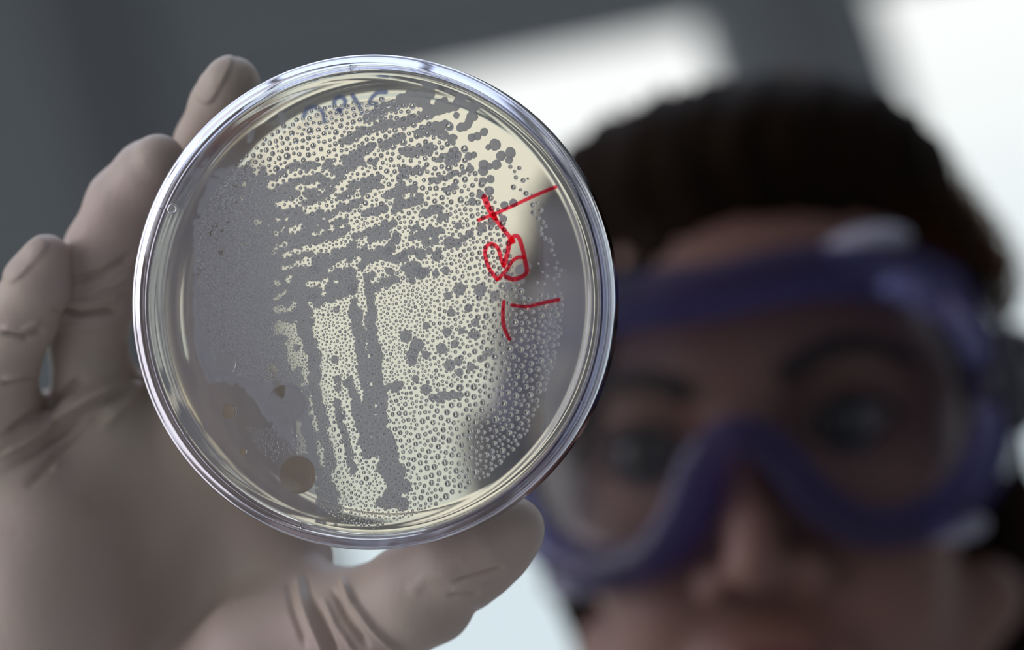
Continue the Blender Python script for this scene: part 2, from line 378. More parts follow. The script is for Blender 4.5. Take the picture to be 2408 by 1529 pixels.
# small moulded details of the plastic: a vent boss, stop ribs inside the lid and a mould tick
bx_, by_ = DP(407, 492, 0); V, Fc = lathe([(.55, 0), (.8, .1), (1.05, .02), (1.1, -.2), (.55, -.2)], 32)
V = [(x+bx_, y+by_, z+.25) for x, y, z in V]; dpart('mould_boss', V, Fc, M_ps, lid)
def rib(ang, r0, r1, w, z0, z1):
    V, Fc = box(r0, r1, -w/2, w/2, z0, z1); c, s = math.cos(ang), math.sin(ang)
    return [(x*c-y*s, x*s+y*c, z) for x, y, z in V], Fc
def dang(x, y): q = DP(x, y, 0); return math.atan2(q[1], q[0])
for (x, y) in ((374, 492), (420, 1030), (818, 160), (700, 1240), (1392, 960)):
    a = dang(x, y); V, Fc = rib(a, 43.6, 45.5, .35, -5.5, -1.21); dpart('stop_rib', V, Fc, M_ps, lid, smooth=False)

# marker writing: flat strokes with rounded ends, lying on the plastic
def stroke2d(pts, w, z, th, plane, m=6):
    P = spline([DP(x, y, plane) for x, y in pts], m); n = len(P); out = []
    T = np.gradient(P, axis=0); T /= np.linalg.norm(T, axis=1, keepdims=True)+1e-9; N = np.stack([-T[:, 1], T[:, 0]], 1)
    ws = np.full(n, w/2)
    left = list(P+N*ws[:, None]); right = list(P-N*ws[:, None])
    cap1 = [P[-1]+w/2*(N[-1]*math.cos(a)+T[-1]*math.sin(a)) for a in np.linspace(0, math.pi, 7)[1:-1]]
    cap0 = [P[0]+w/2*(-N[0]*math.cos(a)-T[0]*math.sin(a)) for a in np.linspace(0, math.pi, 7)[1:-1]]
    V = []; Fc = []
    def quadstrip(A, B):
        o = len(V); k = len(A)
        for a, b in zip(A, B): V.extend([(a[0], a[1], z+th), (b[0], b[1], z+th), (a[0], a[1], z), (b[0], b[1], z)])
        for i in range(k-1):
            q = o+4*i; Fc.extend([(q, q+1, q+5, q+4)])
    quadstrip(left, right)
    for cap, c in ((cap1, P[-1]), (cap0, P[0])):
        o = len(V); V.append((c[0], c[1], z+th)); ring = ([P[-1]+N[-1]*w/2]+cap+[P[-1]-N[-1]*w/2]) if cap is cap1 else ([P[0]-N[0]*w/2]+cap+[P[0]+N[0]*w/2])
        for q in ring: V.append((q[0], q[1], z+th))
        for i in range(len(ring)-1): Fc.append((o, o+1+i, o+2+i))
    return V, Fc
red = [([(1307, 440), (1250, 464), (1180, 496), (1125, 518)], .68), ([(1139, 464), (1150, 490), (1163, 512)], 1.15), ([(1163, 512), (1184, 540), (1208, 568)], .85),
       ([(1199, 566), (1193, 597), (1186, 622)], .95), ([(1204, 570), (1207, 557), (1220, 559), (1231, 592), (1236.5, 619), (1239, 639), (1228, 651), (1207, 657), (1190, 651)], .85),
       ([(1169, 657), (1150, 630), (1140.5, 597), (1146, 578), (1158, 574), (1172, 586), (1178, 608), (1185, 626)], .8), ([(1170, 658), (1190, 637), (1204, 616), (1218, 606), (1232, 606)], .72),
       ([(1204, 718), (1240, 721), (1280, 712), (1314, 705)], .68), ([(1185, 709), (1183, 740), (1186, 770), (1198, 798)], .72)]
V, Fc = merge([stroke2d(p, w, .02+.006*i, 0.0, 0.0) for i, (p, w) in enumerate(red)])
o = dpart('marker_writing', V, Fc, M_red, lid); tag(o, 'red marker writing with a circled R')
blue = [([(707, 272), (716, 255), (735, 250), (752, 262), (757, 285)], .9), ([(785, 265), (800, 250), (806, 235), (795, 226), (782, 232), (780, 246), (795, 262)], .85),
        ([(823, 222), (834, 240), (846, 262)], .9), ([(902, 215), (882, 216), (868, 228), (864, 242), (880, 243), (876, 262)], .8), ([(862, 180), (880, 184), (900, 180)], .7), ([(782, 190), (800, 186)], .7)]
V, Fc = merge([stroke2d(p, w, -15.08-.006*i, 0.0, -15.0) for i, (p, w) in enumerate(blue)])
o = dpart('blue_marker_writing', V, Fc, M_blue, base); tag(o, 'faded blue marker numbers on the far side')

# colonies on the agar -------------------------------------------------
rnd = random.Random(7); ZA = -10.1
iso = [(946,604,13),(987,597,14),(1026,602,13),(1008,590,9),(988,643,15),(1023,644,9),(1047,636,10),(1079,680,15),(1128,682,15),(1052,696,10),(914,590,9),(930,563,12),(930,552,9),(1101,723,9),
 (1162,696,12),(1192,675,12),(1185,483,10),(1206,477,10),(1182,515,9),(1154,526,10),(1131,536,12),(1104,549,9),(1088,561,9),(1056,570,15),(1074,572,12),(1076,531,9),(1104,397,10),(1089,404,7),
 (1136,387,12),(1166,387,12),(1150,391,8),(1135,402,12),(1152,421,10),(1134,426,10),(1150,449,11),(1129,458,10),(1109,474,10),(953,791,15),(979,812,17),(968,835,15),(968,849,12),(1000,835,10),
 (1001,766,9),(1037,820,13),(1068,809,10),(1050,781,11),(1084,778,8),(1060,735,10),(1100,725,10),(1116,759,10),(1118,788,11),(1108,787,9),(1056,859,14),(1076,850,11),(1079,876,10),(1106,863,10),
 (976,891,9),(1000,916,13),(1015,935,9),(1147,829,10),(1129,844,9),(1137,841,8),(1199,359,13),(1177,366,12),(1196,376,9),(1163,340,14),(1147,346,7),(1137,310,10),(1121,320,10),(1108,323,10),(1072,271,8),
 (1101,367,10),(1113,364,8),(1054,336,6),(1069,353,9),(1042,317,12),(1060,362,10),(1101,552,9),(1240,626,9),(1222,634,12),(1193,650,10),(1226,660,8),(1219,663,8),(789,729,8),(786,846,10),(811,848,6),
 (792,892,10),(821,892,8),(732,755,8),(731,700,11),(827,684,11),(833,707,8),(793,913,9),(803,978,9),(738,611,9),(741,634,12),(831,675,9),(822,632,7),(820,612,8),(735,842,9),(1030,590,8)]
iso_top = sorted(iso, key=lambda c: -c[2])[:100]
grow = []
def run(x0, y0, x1, y1, r, step=.55, jit=.35, keep=1.0, rv=.2):
    L = math.hypot(x1-x0, y1-y0); n = max(1, int(L/(r*step)))
    for i in range(n+1):
        if rnd.random() > keep: continue
        t = i/n; rr = r*rnd.uniform(1-rv, 1+rv)
        grow.append((x0+(x1-x0)*t+rnd.gauss(0, r*jit), y0+(y1-y0)*t+rnd.gauss(0, r*jit), rr))
for s in [(1000,217,930,243,14),(1010,228,985,247,11),(1040,242,1000,252,9),(1095,238,1010,265,11),(1010,268,930,292,9),(1110,252,1110,276,9),(1106,284,1078,302,9),(925,245,860,275,10),(920,290,800,330,9),
          (660,262,664,292,7),(597,300,585,330,7),(865,668,874,736,9),(830,722,876,1000,12),(868,748,902,1010,12),(880,800,890,905,9),(905,914,945,903,8),(1020,934,1082,930,9),(880,1000,925,1140,19),(905,1020,940,1140,15),
          (790,945,830,1110,8),(700,660,712,740,14),(712,740,732,840,15),(735,845,752,960,12),(750,960,775,1100,11),(820,900,840,965,9),(840,960,865,1070,13),(905,1165,945,1180,14),(895,1185,930,1190,10)]:
    run(*s)
rows = [(300, 700, 1010, 275), (330, 660, 1060, 318)]
y = 296
while y < 640:                                # slanting streaks in the upper half
    xr = 1075-max(0, y-440)*.35; xl = 600+rnd.uniform(-20, 20); yl = y+ (xr-xl)*.28+rnd.gauss(0, 5)
    x = xl
    while x < xr:
        L = rnd.uniform(10, 75); f = (x-xl)/(xr-xl); r = rnd.uniform(6, 11)
        ya = yl-(x-xl)*.28+rnd.gauss(0, 6); run(x, ya, min(x+L, xr), ya-(min(x+L, xr)-x)*rnd.uniform(.2, .45), r, jit=.45)
        x += L+rnd.uniform(14, 34)*(.45+1.3*f)+(26 if rnd.random() < .4*f else 0)
    y += 31
# confluent lawn on the left, broken by cream slits
lawnR = [(640,330),(620,420),(650,500),(640,600),(655,640),(668,700),(684,760),(700,850),(728,960),(765,1060),(790,1150),(800,1210)]
def lawn_right(y): return np.interp(y, [p[1] for p in lawnR], [p[0] for p in lawnR])
slits = [[(652,660),(664,740),(680,800),(690,870)],[(686,664),(692,720),(704,790),(712,850),(716,900)],[(640,700),(655,780)],[(732,930),(745,1000),(760,1090)],[(766,980),(778,1060),(800,1130)],[(640,860),(650,930)],[(700,1000),(710,1060)]]
yy = 400
while yy < 1225:
    xx = 462+max(0, 520-yy)*.35+max(0, yy-820)*.45
    while xx < lawn_right(yy):
        px_, py_ = xx+rnd.uniform(-4, 4), yy+rnd.uniform(-4, 4)
        ds = min(polydist(np.array([px_]), np.array([py_]), s)[0][0] for s in slits)
        if ds > 9 and not (py_ > 900+max(0, px_-560)*1.2 and px_ < 745) and not (py_ < 600 and rnd.random() < .12) : grow.append((px_, py_, rnd.uniform(7, 9.5)))
        xx += 11
    yy += 11
for s in ((700, 1190, 24), (738, 1216, 15), (796, 1225, 17), (655, 1185, 12)): grow.append(s)
# merged film as a height field on a 0.16 mm grid, its edge snapped to the outline
G = .16; gn = int(86/G); gx = (np.arange(gn)-gn/2)*G; Hf = np.full((gn, gn), -1.0)
for (x, y, r) in grow:
    q = DP(x, y, ZA); rr = r/FPX*550
    if np.hypot(*q)+rr > 42.6: continue
    i0 = int((q[0]-rr*1.6)/G+gn/2); i1 = int((q[0]+rr*1.6)/G+gn/2)+2; j0 = int((q[1]-rr*1.6)/G+gn/2); j1 = int((q[1]+rr*1.6)/G+gn/2)+2
    X = gx[i0:i1][:, None]-q[0]; Y = gx[j0:j1][None, :]-q[1]; h = 1-(X*X+Y*Y)/rr**2
    Hf[i0:i1, j0:j1] = np.maximum(Hf[i0:i1, j0:j1], h)
ins = Hf > 0
need = ins.copy()
for a, b in ((0, 1), (0, -1), (1, 0), (-1, 0), (1, 1), (-1, -1), (1, -1), (-1, 1)): need |= np.roll(ins, (a, b), (0, 1))
PXg, PYg = np.meshgrid(gx, gx, indexing='ij'); PXg = PXg.copy(); PYg = PYg.copy()
oi = np.argwhere(need & ~ins)
for i, j in oi:
    sx = sy = n_ = 0
    for a, b in ((0, 1), (0, -1), (1, 0), (-1, 0), (1, 1), (-1, -1), (1, -1), (-1, 1)):
        if ins[i+a, j+b]:
            t = max(.1, min(1, -Hf[i, j]/(Hf[i+a, j+b]-Hf[i, j]))); sx += a*t; sy += b*t; n_ += 1
    PXg[i, j] += sx/n_*G; PYg[i, j] += sy/n_*G
hz = np.where(ins, .05+.16*np.sqrt(np.clip(Hf, 0, 1)), 0.0)
vid = np.full((gn, gn), -1); I = np.argwhere(need); vid[need] = np.arange(len(I))
V = np.stack([PXg[need], PYg[need], ZA+.02+hz[need]], 1)
c = [vid[:-1, :-1], vid[1:, :-1], vid[1:, 1:], vid[:-1, 1:]]
ic = [ins[:-1, :-1], ins[1:, :-1], ins[1:, 1:], ins[:-1, 1:]]
ok = (c[0] >= 0) & (c[1] >= 0) & (c[2] >= 0) & (c[3] >= 0) & (ic[0] | ic[1] | ic[2] | ic[3])
Q = np.stack([k_[ok] for k_ in c], 1)
o = dpart('colony_streaks', V, Q, M_colony, agar); tag(o, 'grey streaks of merged bacterial colonies', kind='stuff')
def dome(nr, ns, prof, seed=0, irr=0.0):
    rg = random.Random(seed); ph = [(rg.uniform(0, 6.28), rg.uniform(-irr, irr)) for _ in range(4)]
    V = [(0, 0, prof(0))]; Fc = []
    for i in range(1, nr+1):
        for k_ in range(ns):
            a = 2*math.pi*k_/ns; r = i/nr; s = 1+sum(w*math.cos((m+2)*a+p) for m, (p, w) in enumerate(ph))
            V.append((r*s*math.cos(a), r*s*math.sin(a), prof(r)))
    for k_ in range(ns): Fc.append((0, 1+k_, 1+(k_+1) % ns))
    for i in range(nr-1):
        for k_ in range(ns):
            a = 1+i*ns+k_; b = 1+i*ns+(k_+1) % ns; Fc.append((a, a+ns, b+ns, b))
    return V, Fc
cvar = []
for s in range(4):
    V, Fc = dome(6, 36, lambda r: .02+.17*math.sqrt(max(0, 1-r**3)), s, .035); cvar.append(mesh('bacterial_colony', V, Fc, M_colony))
for i, (x, y, r) in enumerate(iso_top):
    q = DP(x, y, ZA); rr = r/FPX*548*.001
    link('bacterial_colony', cvar[i % 4], agar, Matrix.Translation((q[0]*.001, q[1]*.001, ZA*.001)) @ Matrix.Rotation(i*1.7, 4, 'Z') @ Matrix.Diagonal((rr, rr, .001, 1)))

# condensation on the inner face of the lid ----------------------------
reg = [(462,640),(463,540),(490,465),(545,395),(610,335),(680,285),(750,252),(830,240),(900,232),(965,245),(1015,285),(1045,325),(1090,370),(1120,410),(1150,440),(1170,490),(1190,540),(1200,600),(1215,660),(1240,700),(1290,690),
       (1322,700),(1318,790),(1296,880),(1262,960),(1240,1015),(1205,1060),(1150,1115),(1060,1170),(960,1215),(880,1238),(800,1228),(742,1190),(750,1140),(748,1080),(735,1030),(722,960),(700,905),(650,893),(600,900),(560,885),(505,850),(486,800),(466,740)]
reg2 = [(575,1005),(640,1010),(690,1015),(735,1050),(700,1065),(660,1070),(640,1085),(610,1060)]
def inpoly(x, y, P):
    c_ = False; j = len(P)-1
    for i in range(len(P)):
        if (P[i][1] > y) != (P[j][1] > y) and x < (P[j][0]-P[i][0])*(y-P[i][1])/(P[j][1]-P[i][1])+P[i][0]: c_ = not c_
        j = i
    return c_
ctl = np.array([(520,500,4.6),(480,600,3.6),(550,640,2.8),(550,740,2.4),(500,800,2.4),(600,880,2.5),(650,800,2.4),(640,700,2.8),(600,400,4.9),(700,330,5.8),(850,260,5.2),(950,300,6),(800,420,4.6),(900,450,4.8),(1000,450,4.9),
  (1050,400,6.4),(1150,420,6.6),(700,550,4.2),(850,600,3.5),(1000,650,3.6),(1100,700,3.9),(800,800,3.4),(950,850,3.4),(1090,850,4.2),(1200,700,6.2),(1200,850,7.2),(1180,950,6.6),(1100,1000,6.6),(1270,850,4.8),(1290,760,4.5),(950,1000,4.6),
  (1050,1100,6),(900,1100,4.8),(790,1080,4.4),(1150,1060,4.4),(900,1200,3.2),(1215,1010,4.2),(760,1200,2.6),(640,1040,3.6),(720,700,3.0),(720,900,2.9),(1000,560,4.0),(1110,560,5.0)])
ctl[:, 2] *= np.where(ctl[:, 2] < 5.5, .84, .93)
def rfield(x, y):
    d = (ctl[:, 0]-x)**2+(ctl[:, 1]-y)**2; w = np.exp(-d/(2*60.0**2))+1e-9/(d+1); return float((w*ctl[:, 2]).sum()/w.sum())
big = [(530,855,25,'i'),(537,968,18,'p'),(672,950,46,'p'),(698,1117,45,'p'),(1055,297,11,'b'),(1091,350,9,'b'),(1054,394,9,'b'),(570,1063,9,'i')]
grid = {}; drops = []
def near(x, y, r, gap):
    cx, cy_ = int(x//12), int(y//12)
    for a in range(cx-2, cx+3):
        for b in range(cy_-2, cy_+3):
            for (u, v, s) in grid.get((a, b), ()):
                if (u-x)**2+(v-y)**2 < (r+s+gap)**2: return True
    return False
def put(x, y, r): grid.setdefault((int(x//12), int(y//12)), []).append((x, y, r)); drops.append((x, y, r))
rg = random.Random(3)
strays = [(1199,392,5),(1220,395,5),(1209,403,4),(1212,417,5),(1229,424,6),(1240,420,3),(1206,440,6),(1223,446,4),(1236,455,6),(1250,458,3),(1252,482,6),(1262,477,3),(1253,500,6),(1271,494,6),(1265,513,5),(1276,522,5),(1270,538,6),(1282,532,4),(1272,550,5),(1280,560,5),(1292,566,6),(1298,574,4),(1296,588,4),(1302,600,3),(1309,618,4),(1305,630,4),(1318,636,4),(1285,622,3),(1312,648,5),(1301,655,4),(1309,668,4),(1316,690,4),(1265,620,3),(1275,640,3),(1285,650,4),(1262,665,4),(1240,640,3),(1278,668,4)]
for x, y, r in strays: put(x, y, r*1.05)
def blocked(x, y, r):
    for u, v, s, k_ in big:
        if (u-x)**2+(v-y)**2 < (s*1.06+r)**2: return True
    return False
for fac, tries in ((1.7, 350), (1.32, 5000), (1.05, 45000), (.85, 70000), (.62, 26000)):
    for _ in range(tries):
        x = rg.uniform(460, 1324); y = rg.uniform(230, 1240)
        P_ = reg if inpoly(x, y, reg) else (reg2 if inpoly(x, y, reg2) else None)
        if P_ is None: continue
        r0 = rfield(x, y); r = r0*fac*rg.uniform(.86, 1.14)
        if r > 9.2: continue
        if near(x, y, r, r0*(.26 if r0 < 2.5 else .37)) or blocked(x, y, r): continue
        put(x, y, r)
drops.sort(key=lambda d: -d[2])
ZL = -1.2
dv = []
for s in range(3):
    V, Fc = dome(7, 24, lambda r: -.82*math.sqrt(max(0, 1-r*r)) - .0, s+10, .03); dv.append(mesh('condensation_drop', V, [f[::-1] for f in Fc], M_water))
pv = []
for s, (irr) in enumerate((.02, .07)):
    V, Fc = dome(12, 48, lambda r: -(1-max(0, r)**5)*.16*(1 if r < 1 else 0), s+20, irr); pv.append(mesh('flat_drop', V, [f[::-1] for f in Fc], M_water))
kk = 0
for x, y, r, k_ in big:
    q = DP(x, y, ZL); rr = r/FPX*541*.001; me = pv[0] if k_ == 'p' else pv[1] if k_ == 'i' else dv[0]; sz = rr if k_ == 'b' else rr*(1 if r < 30 else .7)
    link('condensation_drop', me, lid, Matrix.Translation((q[0]*.001, q[1]*.001, ZL*.001)) @ Matrix.Rotation(x, 4, 'Z') @ Matrix.Diagonal((rr, rr, sz, 1)))
for i, (x, y, r) in enumerate(drops[:100-len(big)]):
    q = DP(x, y, ZL); rr = r/FPX*541*.001
    link('condensation_drop', dv[i % 3], lid, Matrix.Translation((q[0]*.001, q[1]*.001, ZL*.001)) @ Matrix.Rotation(i*2.1, 4, 'Z') @ Matrix.Diagonal((rr, rr, rr, 1)))
rest = drops[100-len(big):]
DV, DQ = dome(5, 12, lambda r: -.82*math.sqrt(max(0, 1-r*r)))
DV = np.array(DV); tri = np.array([f[::-1] for f in DQ if len(f) == 3]); quad = np.array([f[::-1] for f in DQ if len(f) == 4])
quad = np.concatenate([quad, np.concatenate([tri, tri[:, -1:]], 1)]) if False else quad
Vs = []; Qs = []; Ts = []
for i, (x, y, r) in enumerate(rest):
    q = DP(x, y, ZL); rr = r/FPX*541
    Vs.append(DV*rr*np.array([rg.uniform(.93, 1.07), rg.uniform(.93, 1.07), 1])+np.array([q[0], q[1], ZL])); Qs.append(quad+i*len(DV)); Ts.append(tri+i*len(DV))
V = np.concatenate(Vs)*.001; Qa = np.concatenate(Qs); Ta = np.concatenate(Ts)
me = bpy.data.meshes.new('condensation_mist'); me.vertices.add(len(V)); me.vertices.foreach_set('co', V.astype(np.float32).ravel())
nl = Qa.size+Ta.size; me.loops.add(nl); me.loops.foreach_set('vertex_index', np.concatenate([Qa.ravel(), Ta.ravel()]).astype(np.int32))
me.polygons.add(len(Qa)+len(Ta)); me.polygons.foreach_set('loop_start', np.concatenate([np.arange(len(Qa))*4, Qa.size+np.arange(len(Ta))*3]).astype(np.int32))
me.update(calc_edges=True); me.polygons.foreach_set('use_smooth', [True]*len(me.polygons)); me.materials.append(M_water)
o = link('condensation_mist', me, lid); tag(o, 'thousands of fine condensation droplets', kind='stuff')
# the fine fog between the drops, wiped clear where the flat drops lie
fg = .3; fn = int(88/fg); ax_ = (np.arange(fn+1)-fn/2)*fg; cc = (ax_[:-1]+ax_[1:])/2; CX, CY = np.meshgrid(cc, cc, indexing='ij')
okc = CX**2+CY**2 < 43.5**2
for x, y, r, k_ in big:
    q = DP(x, y, ZL); okc &= (CX-q[0])**2+(CY-q[1])**2 > (r/FPX*541*.97)**2
ids = np.arange((fn+1)**2).reshape(fn+1, fn+1); Q = np.stack([ids[:-1, :-1][okc], ids[1:, :-1][okc], ids[1:, 1:][okc], ids[:-1, 1:][okc]], 1)
used, inv_ = np.unique(Q, return_inverse=True); Q = inv_.reshape(Q.shape)
gx2, gy2 = np.meshgrid(ax_, ax_, indexing='ij'); V = np.stack([gx2.ravel()[used], gy2.ravel()[used], np.full(len(used), ZL-.01)], 1)
pc = DF.cam(V); fx = pc[:, 0]/pc[:, 2]*FPX+1204; fy = -pc[:, 1]/pc[:, 2]*FPX+764.5
def vpoly(x, y, P):
    c_ = np.zeros(x.shape, bool); j = len(P)-1
    for i in range(len(P)):
        if P[i][1] != P[j][1]: c_ ^= ((P[i][1] > y) != (P[j][1] > y)) & (x < (P[j][0]-P[i][0])*(y-P[i][1])/(P[j][1]-P[i][1])+P[i][0])
        j = i
    return c_
inr = vpoly(fx, fy, reg); ss = lambda v, a, b: np.clip((v-a)/(b-a), 0, 1)**2*(3-2*np.clip((v-a)/(b-a), 0, 1))
wob = 6*np.sin(fy*.021)+4*np.sin(fy*.057+1)
dl = np.where(inr, 0, ss(790-fx+wob, 0, 50)*.33*(1-ss(fy, 1190, 1225)*.6)*ss(fy, 300, 420))
dr = ss(fx-1238-wob*.5, 0, 26)*ss(fy, 430, 520)*(1-ss(fy, 1040, 1130))*.30
dens = .03+dl+.02*np.sin(fx*.11+3*np.sin(fy*.01))*(dl > .05)
o = dpart('condensation_fog', V, Q, M_fog, lid, smooth=False); at_ = o.data.attributes.new('fog_haze_depth', 'FLOAT', 'POINT'); at_.data.foreach_set('value', dens.astype(np.float32))
V3 = V.copy(); V3[:, 2] = ZA+.012; keep = (V3[:, 0]**2+V3[:, 1]**2 < 41.0**2) & (fx > 1200); kq = keep[Q].all(1); Q3 = Q[kq]  # added film on the agar stands in for haze at the right
used, inv_ = np.unique(Q3, return_inverse=True)
o = dpart('surface_haze', V3[used], inv_.reshape(Q3.shape), M_haze, agar, smooth=False); tag(o, 'thin bluish film added as haze over the agar', kind='stuff')
at_ = o.data.attributes.new('fog_haze_depth', 'FLOAT', 'POINT'); at_.data.foreach_set('value', (dr*1.7)[used].astype(np.float32)); tag(o, 'bluish haze film added over the right of the agar', kind='stuff')
print('drops', len(drops), 'growth discs', len(grow))

# ------------------------------------------------------------------ person
def HV(x, y, D, r):
    D = D if D < 596 else 590+(D-600)*.6
    p = PX(x, y, D); return (p[0], p[1], p[2], r)
HS = SDF((-150, -165, 540), (35, 75, 665), .9)
fing = {
 'index': [HV(546,193,561,5.2), HV(530,255,567,6.9), HV(497,345,576,7.7), HV(470,440,582,8.3), HV(452,560,586,8.7), HV(472,760,590,8.8), HV(520,960,592,10.5)],
 'middle': [HV(374,383,561,5.3), HV(352,423,565,7.4), HV(300,492,569,8.8), HV(252,590,573,9.0), HV(226,690,577,8.4), HV(206,800,583,8.0), HV(232,990,590,9.5)],
 'ring': [HV(113,611,564,5.0), HV(92,665,566,6.6), HV(52,740,570,7.4), HV(16,820,575,7.0), HV(12,930,582,6.9), HV(52,1060,589,9.0)],
 'little': [HV(-105,850,572,4.8), HV(-125,910,575,6.3), HV(-135,1010,581,6.8), HV(-110,1140,588,8.5)]}
for nm, ch in fing.items():
    T = SDF.__new__(SDF); T.h = HS.h; T.lo = HS.lo; T.n = HS.n; T.ax = HS.ax; T.f = np.full(HS.n, 60.0, np.float32)
    T.chain(ch, 1.5)
    hh = np.clip(.5+.5*(HS.f-T.f)/1.2, 0, 1); HS.f = HS.f*(1-hh)+T.f*hh-1.2*hh*(1-hh); del T
K = 9.0
for a, b in ((HV(520,985,609,10), HV(360,1500,636,17)), (HV(300,1010,610,10.5), HV(330,1500,638,17)), (HV(100,1060,610,10.5), HV(220,1500,626,17)), (HV(-80,1140,610,10), HV(130,1500,624,17)), (HV(530,1000,610,10), HV(100,1100,612,10)),
             (HV(330,1500,624,17), HV(300,1950,628,20)), (HV(220,1500,624,17), HV(220,1950,628,20)), (HV(540,990,609,10), HV(650,1320,612,10)), (HV(650,1320,612,10), HV(420,1800,622,20))):
    HS.cone(a[:3], b[:3], a[3], b[3], K)
HS.cone(HV(110,1250,590,17)[:3], HV(110,1720,592,24)[:3], 15, 25, 10)
HS.chain([HV(1207,1243,549,5.5), HV(1168,1270,550,7.2), HV(1090,1318,554,8.4), HV(985,1402,560,9.6), HV(870,1478,568,11.0), HV(660,1575,582,17.0), HV(420,1800,602,20)], 5)
HS.cone(PX(640, 1370, 592), PX(900, 1440, 573), 7, 7, 7)
HS.chain([HV(260,1950,628,24), (-84, -155, 628, 25)], 8)
V, Q = HS.mesh(); del HS
def subdivide(V, Q):                          # one linear split of every quad
    n = len(V); E = np.sort(np.stack([Q, np.roll(Q, -1, 1)], 2).reshape(-1, 2), 1); key = E[:, 0]*n+E[:, 1]
    uk, inv = np.unique(key, return_inverse=True); a, b = uk//n, uk % n; em = (V[a]+V[b])/2; inv = inv.reshape(-1, 4)+n; fc = V[Q].mean(1); fi = n+len(uk)+np.arange(len(Q))
    return np.concatenate([V, em, fc]), np.concatenate([np.stack([Q[:, i], inv[:, i], fi, inv[:, (i-1) % 4]], 1) for i in range(4)])
for _ in range(2):                            # relax the grid steps, then split
    acc = np.zeros_like(V); cnt = np.zeros(len(V))
    for i in range(4):
        for j in (1, 3): np.add.at(acc, Q[:, i], V[Q[:, (i+j) % 4]]); np.add.at(cnt, Q[:, i], 1)
    V = V*.5+acc/cnt[:, None]*.5
V, Q = subdivide(V, Q)
N = vnormals(V, Q); PXv = V[:, 0]/V[:, 2]*FPX+1204; PYv = -V[:, 1]/V[:, 2]*FPX+764.5; front = np.clip(-N[:, 2]*1.4, 0, 1)
disp = np.zeros(len(V))
def crease(pl, w, amp, taper=True):
    global disp
    d, t = polydist(PXv, PYv, pl); e = np.exp(-(d/(w*.62))**2)*amp*1.15
    if taper: e *= np.clip(np.minimum(t, 1-t)*6, 0, 1)
    disp += e*front
for pl, w, a in [([(-20,1085),(60,1035),(140,980),(215,922),(300,874)], 24, 2.6), ([(0,1035),(70,985),(140,930),(200,885)], 15, -1.6), ([(0,1115),(80,1065),(160,1005),(240,945),(310,900)], 13, -1.0), ([(230,1010),(300,935),(350,880),(420,840)], 26, 1.3), ([(120,1110),(150,1060),(230,990)], 16, .7),
                 ([(60,1150),(150,1050),(260,960)], 18, -1.1), ([(290,876),(330,900),(380,905)], 12, -.9),
                 ([(120,728),(190,742),(290,730)], 11, -1.5), ([(150,705),(210,712),(300,690)], 12, .8), ([(170,660),(240,650),(320,600)], 16, -1.1), ([(200,690),(270,670),(320,640)], 10, .6), ([(130,760),(200,772),(285,762)], 12, .6),
                 ([(0,785),(60,795),(105,775)], 10, -1.3), ([(0,905),(50,890),(95,885)], 9, -1.2), ([(0,890),(50,875),(92,868)], 10, .8), ([(0,770),(50,778),(100,752)], 10, .6), ([(285,800),(330,808),(400,800)], 9, -1.0), ([(285,790),(330,796),(400,785)], 9, .7),
                 ([(695,1345),(712,1400),(738,1470),(765,1529),(790,1590)], 12, 1.6), ([(712,1335),(735,1410),(765,1480),(800,1560)], 10, -1.3), ([(800,1350),(830,1420),(880,1480),(950,1540)], 12, 1.4), ([(780,1380),(810,1450),(870,1529)], 12, -1.1),
                 ([(760,1400),(790,1470),(840,1540)], 10, .8), ([(675,1360),(690,1430),(720,1529)], 12, -.8), ([(1190,1338),(1130,1352),(1060,1368)], 7, -.7), ([(1150,1372),(1060,1385)], 8, .3), ([(1128,1396),(1050,1400)], 7, -.5),
                 ([(1080,1345),(1000,1360),(960,1400)], 24, .3)]: crease(pl, w, a)
# edge wrinkles along the underside of the thumb
for (x, y, r, a) in ((1190,1335,16,-1.0),(1165,1356,10,.5),(1140,1380,11,-.9),(1125,1404,10,.6),(1110,1434,11,-.7),(1072,1480,30,.6)):
    disp += np.exp(-((PXv-x)**2+(PYv-y)**2)/(2*r*r))*a*np.clip(1.2-front*1.4, 0, 1)
# nail plates under the glove
for (x, y, ux, uy, L, w) in ((505,180,-.45,.89,70,26),(60,612,-.7,.71,70,22)):
    dx, dy = PXv-x, PYv-y; a_ = dx*ux+dy*uy; b_ = -dx*uy+dy*ux
    disp += .7*np.clip((1-(a_/L)**4-(b_/w)**4)*2, 0, 1)*(V[:, 2] < 600)*.6
rs = np.random.RandomState(4); ph = rs.rand(14, 4)
for i in range(14):
    kx, ky, kz = (ph[i, :3]-.5)*.55; disp += .10*np.sin(V[:, 0]*kx+V[:, 1]*ky+V[:, 2]*kz+ph[i, 3]*6.28)
V = V+N*disp[:, None]; HAND = (cw(V), Q)

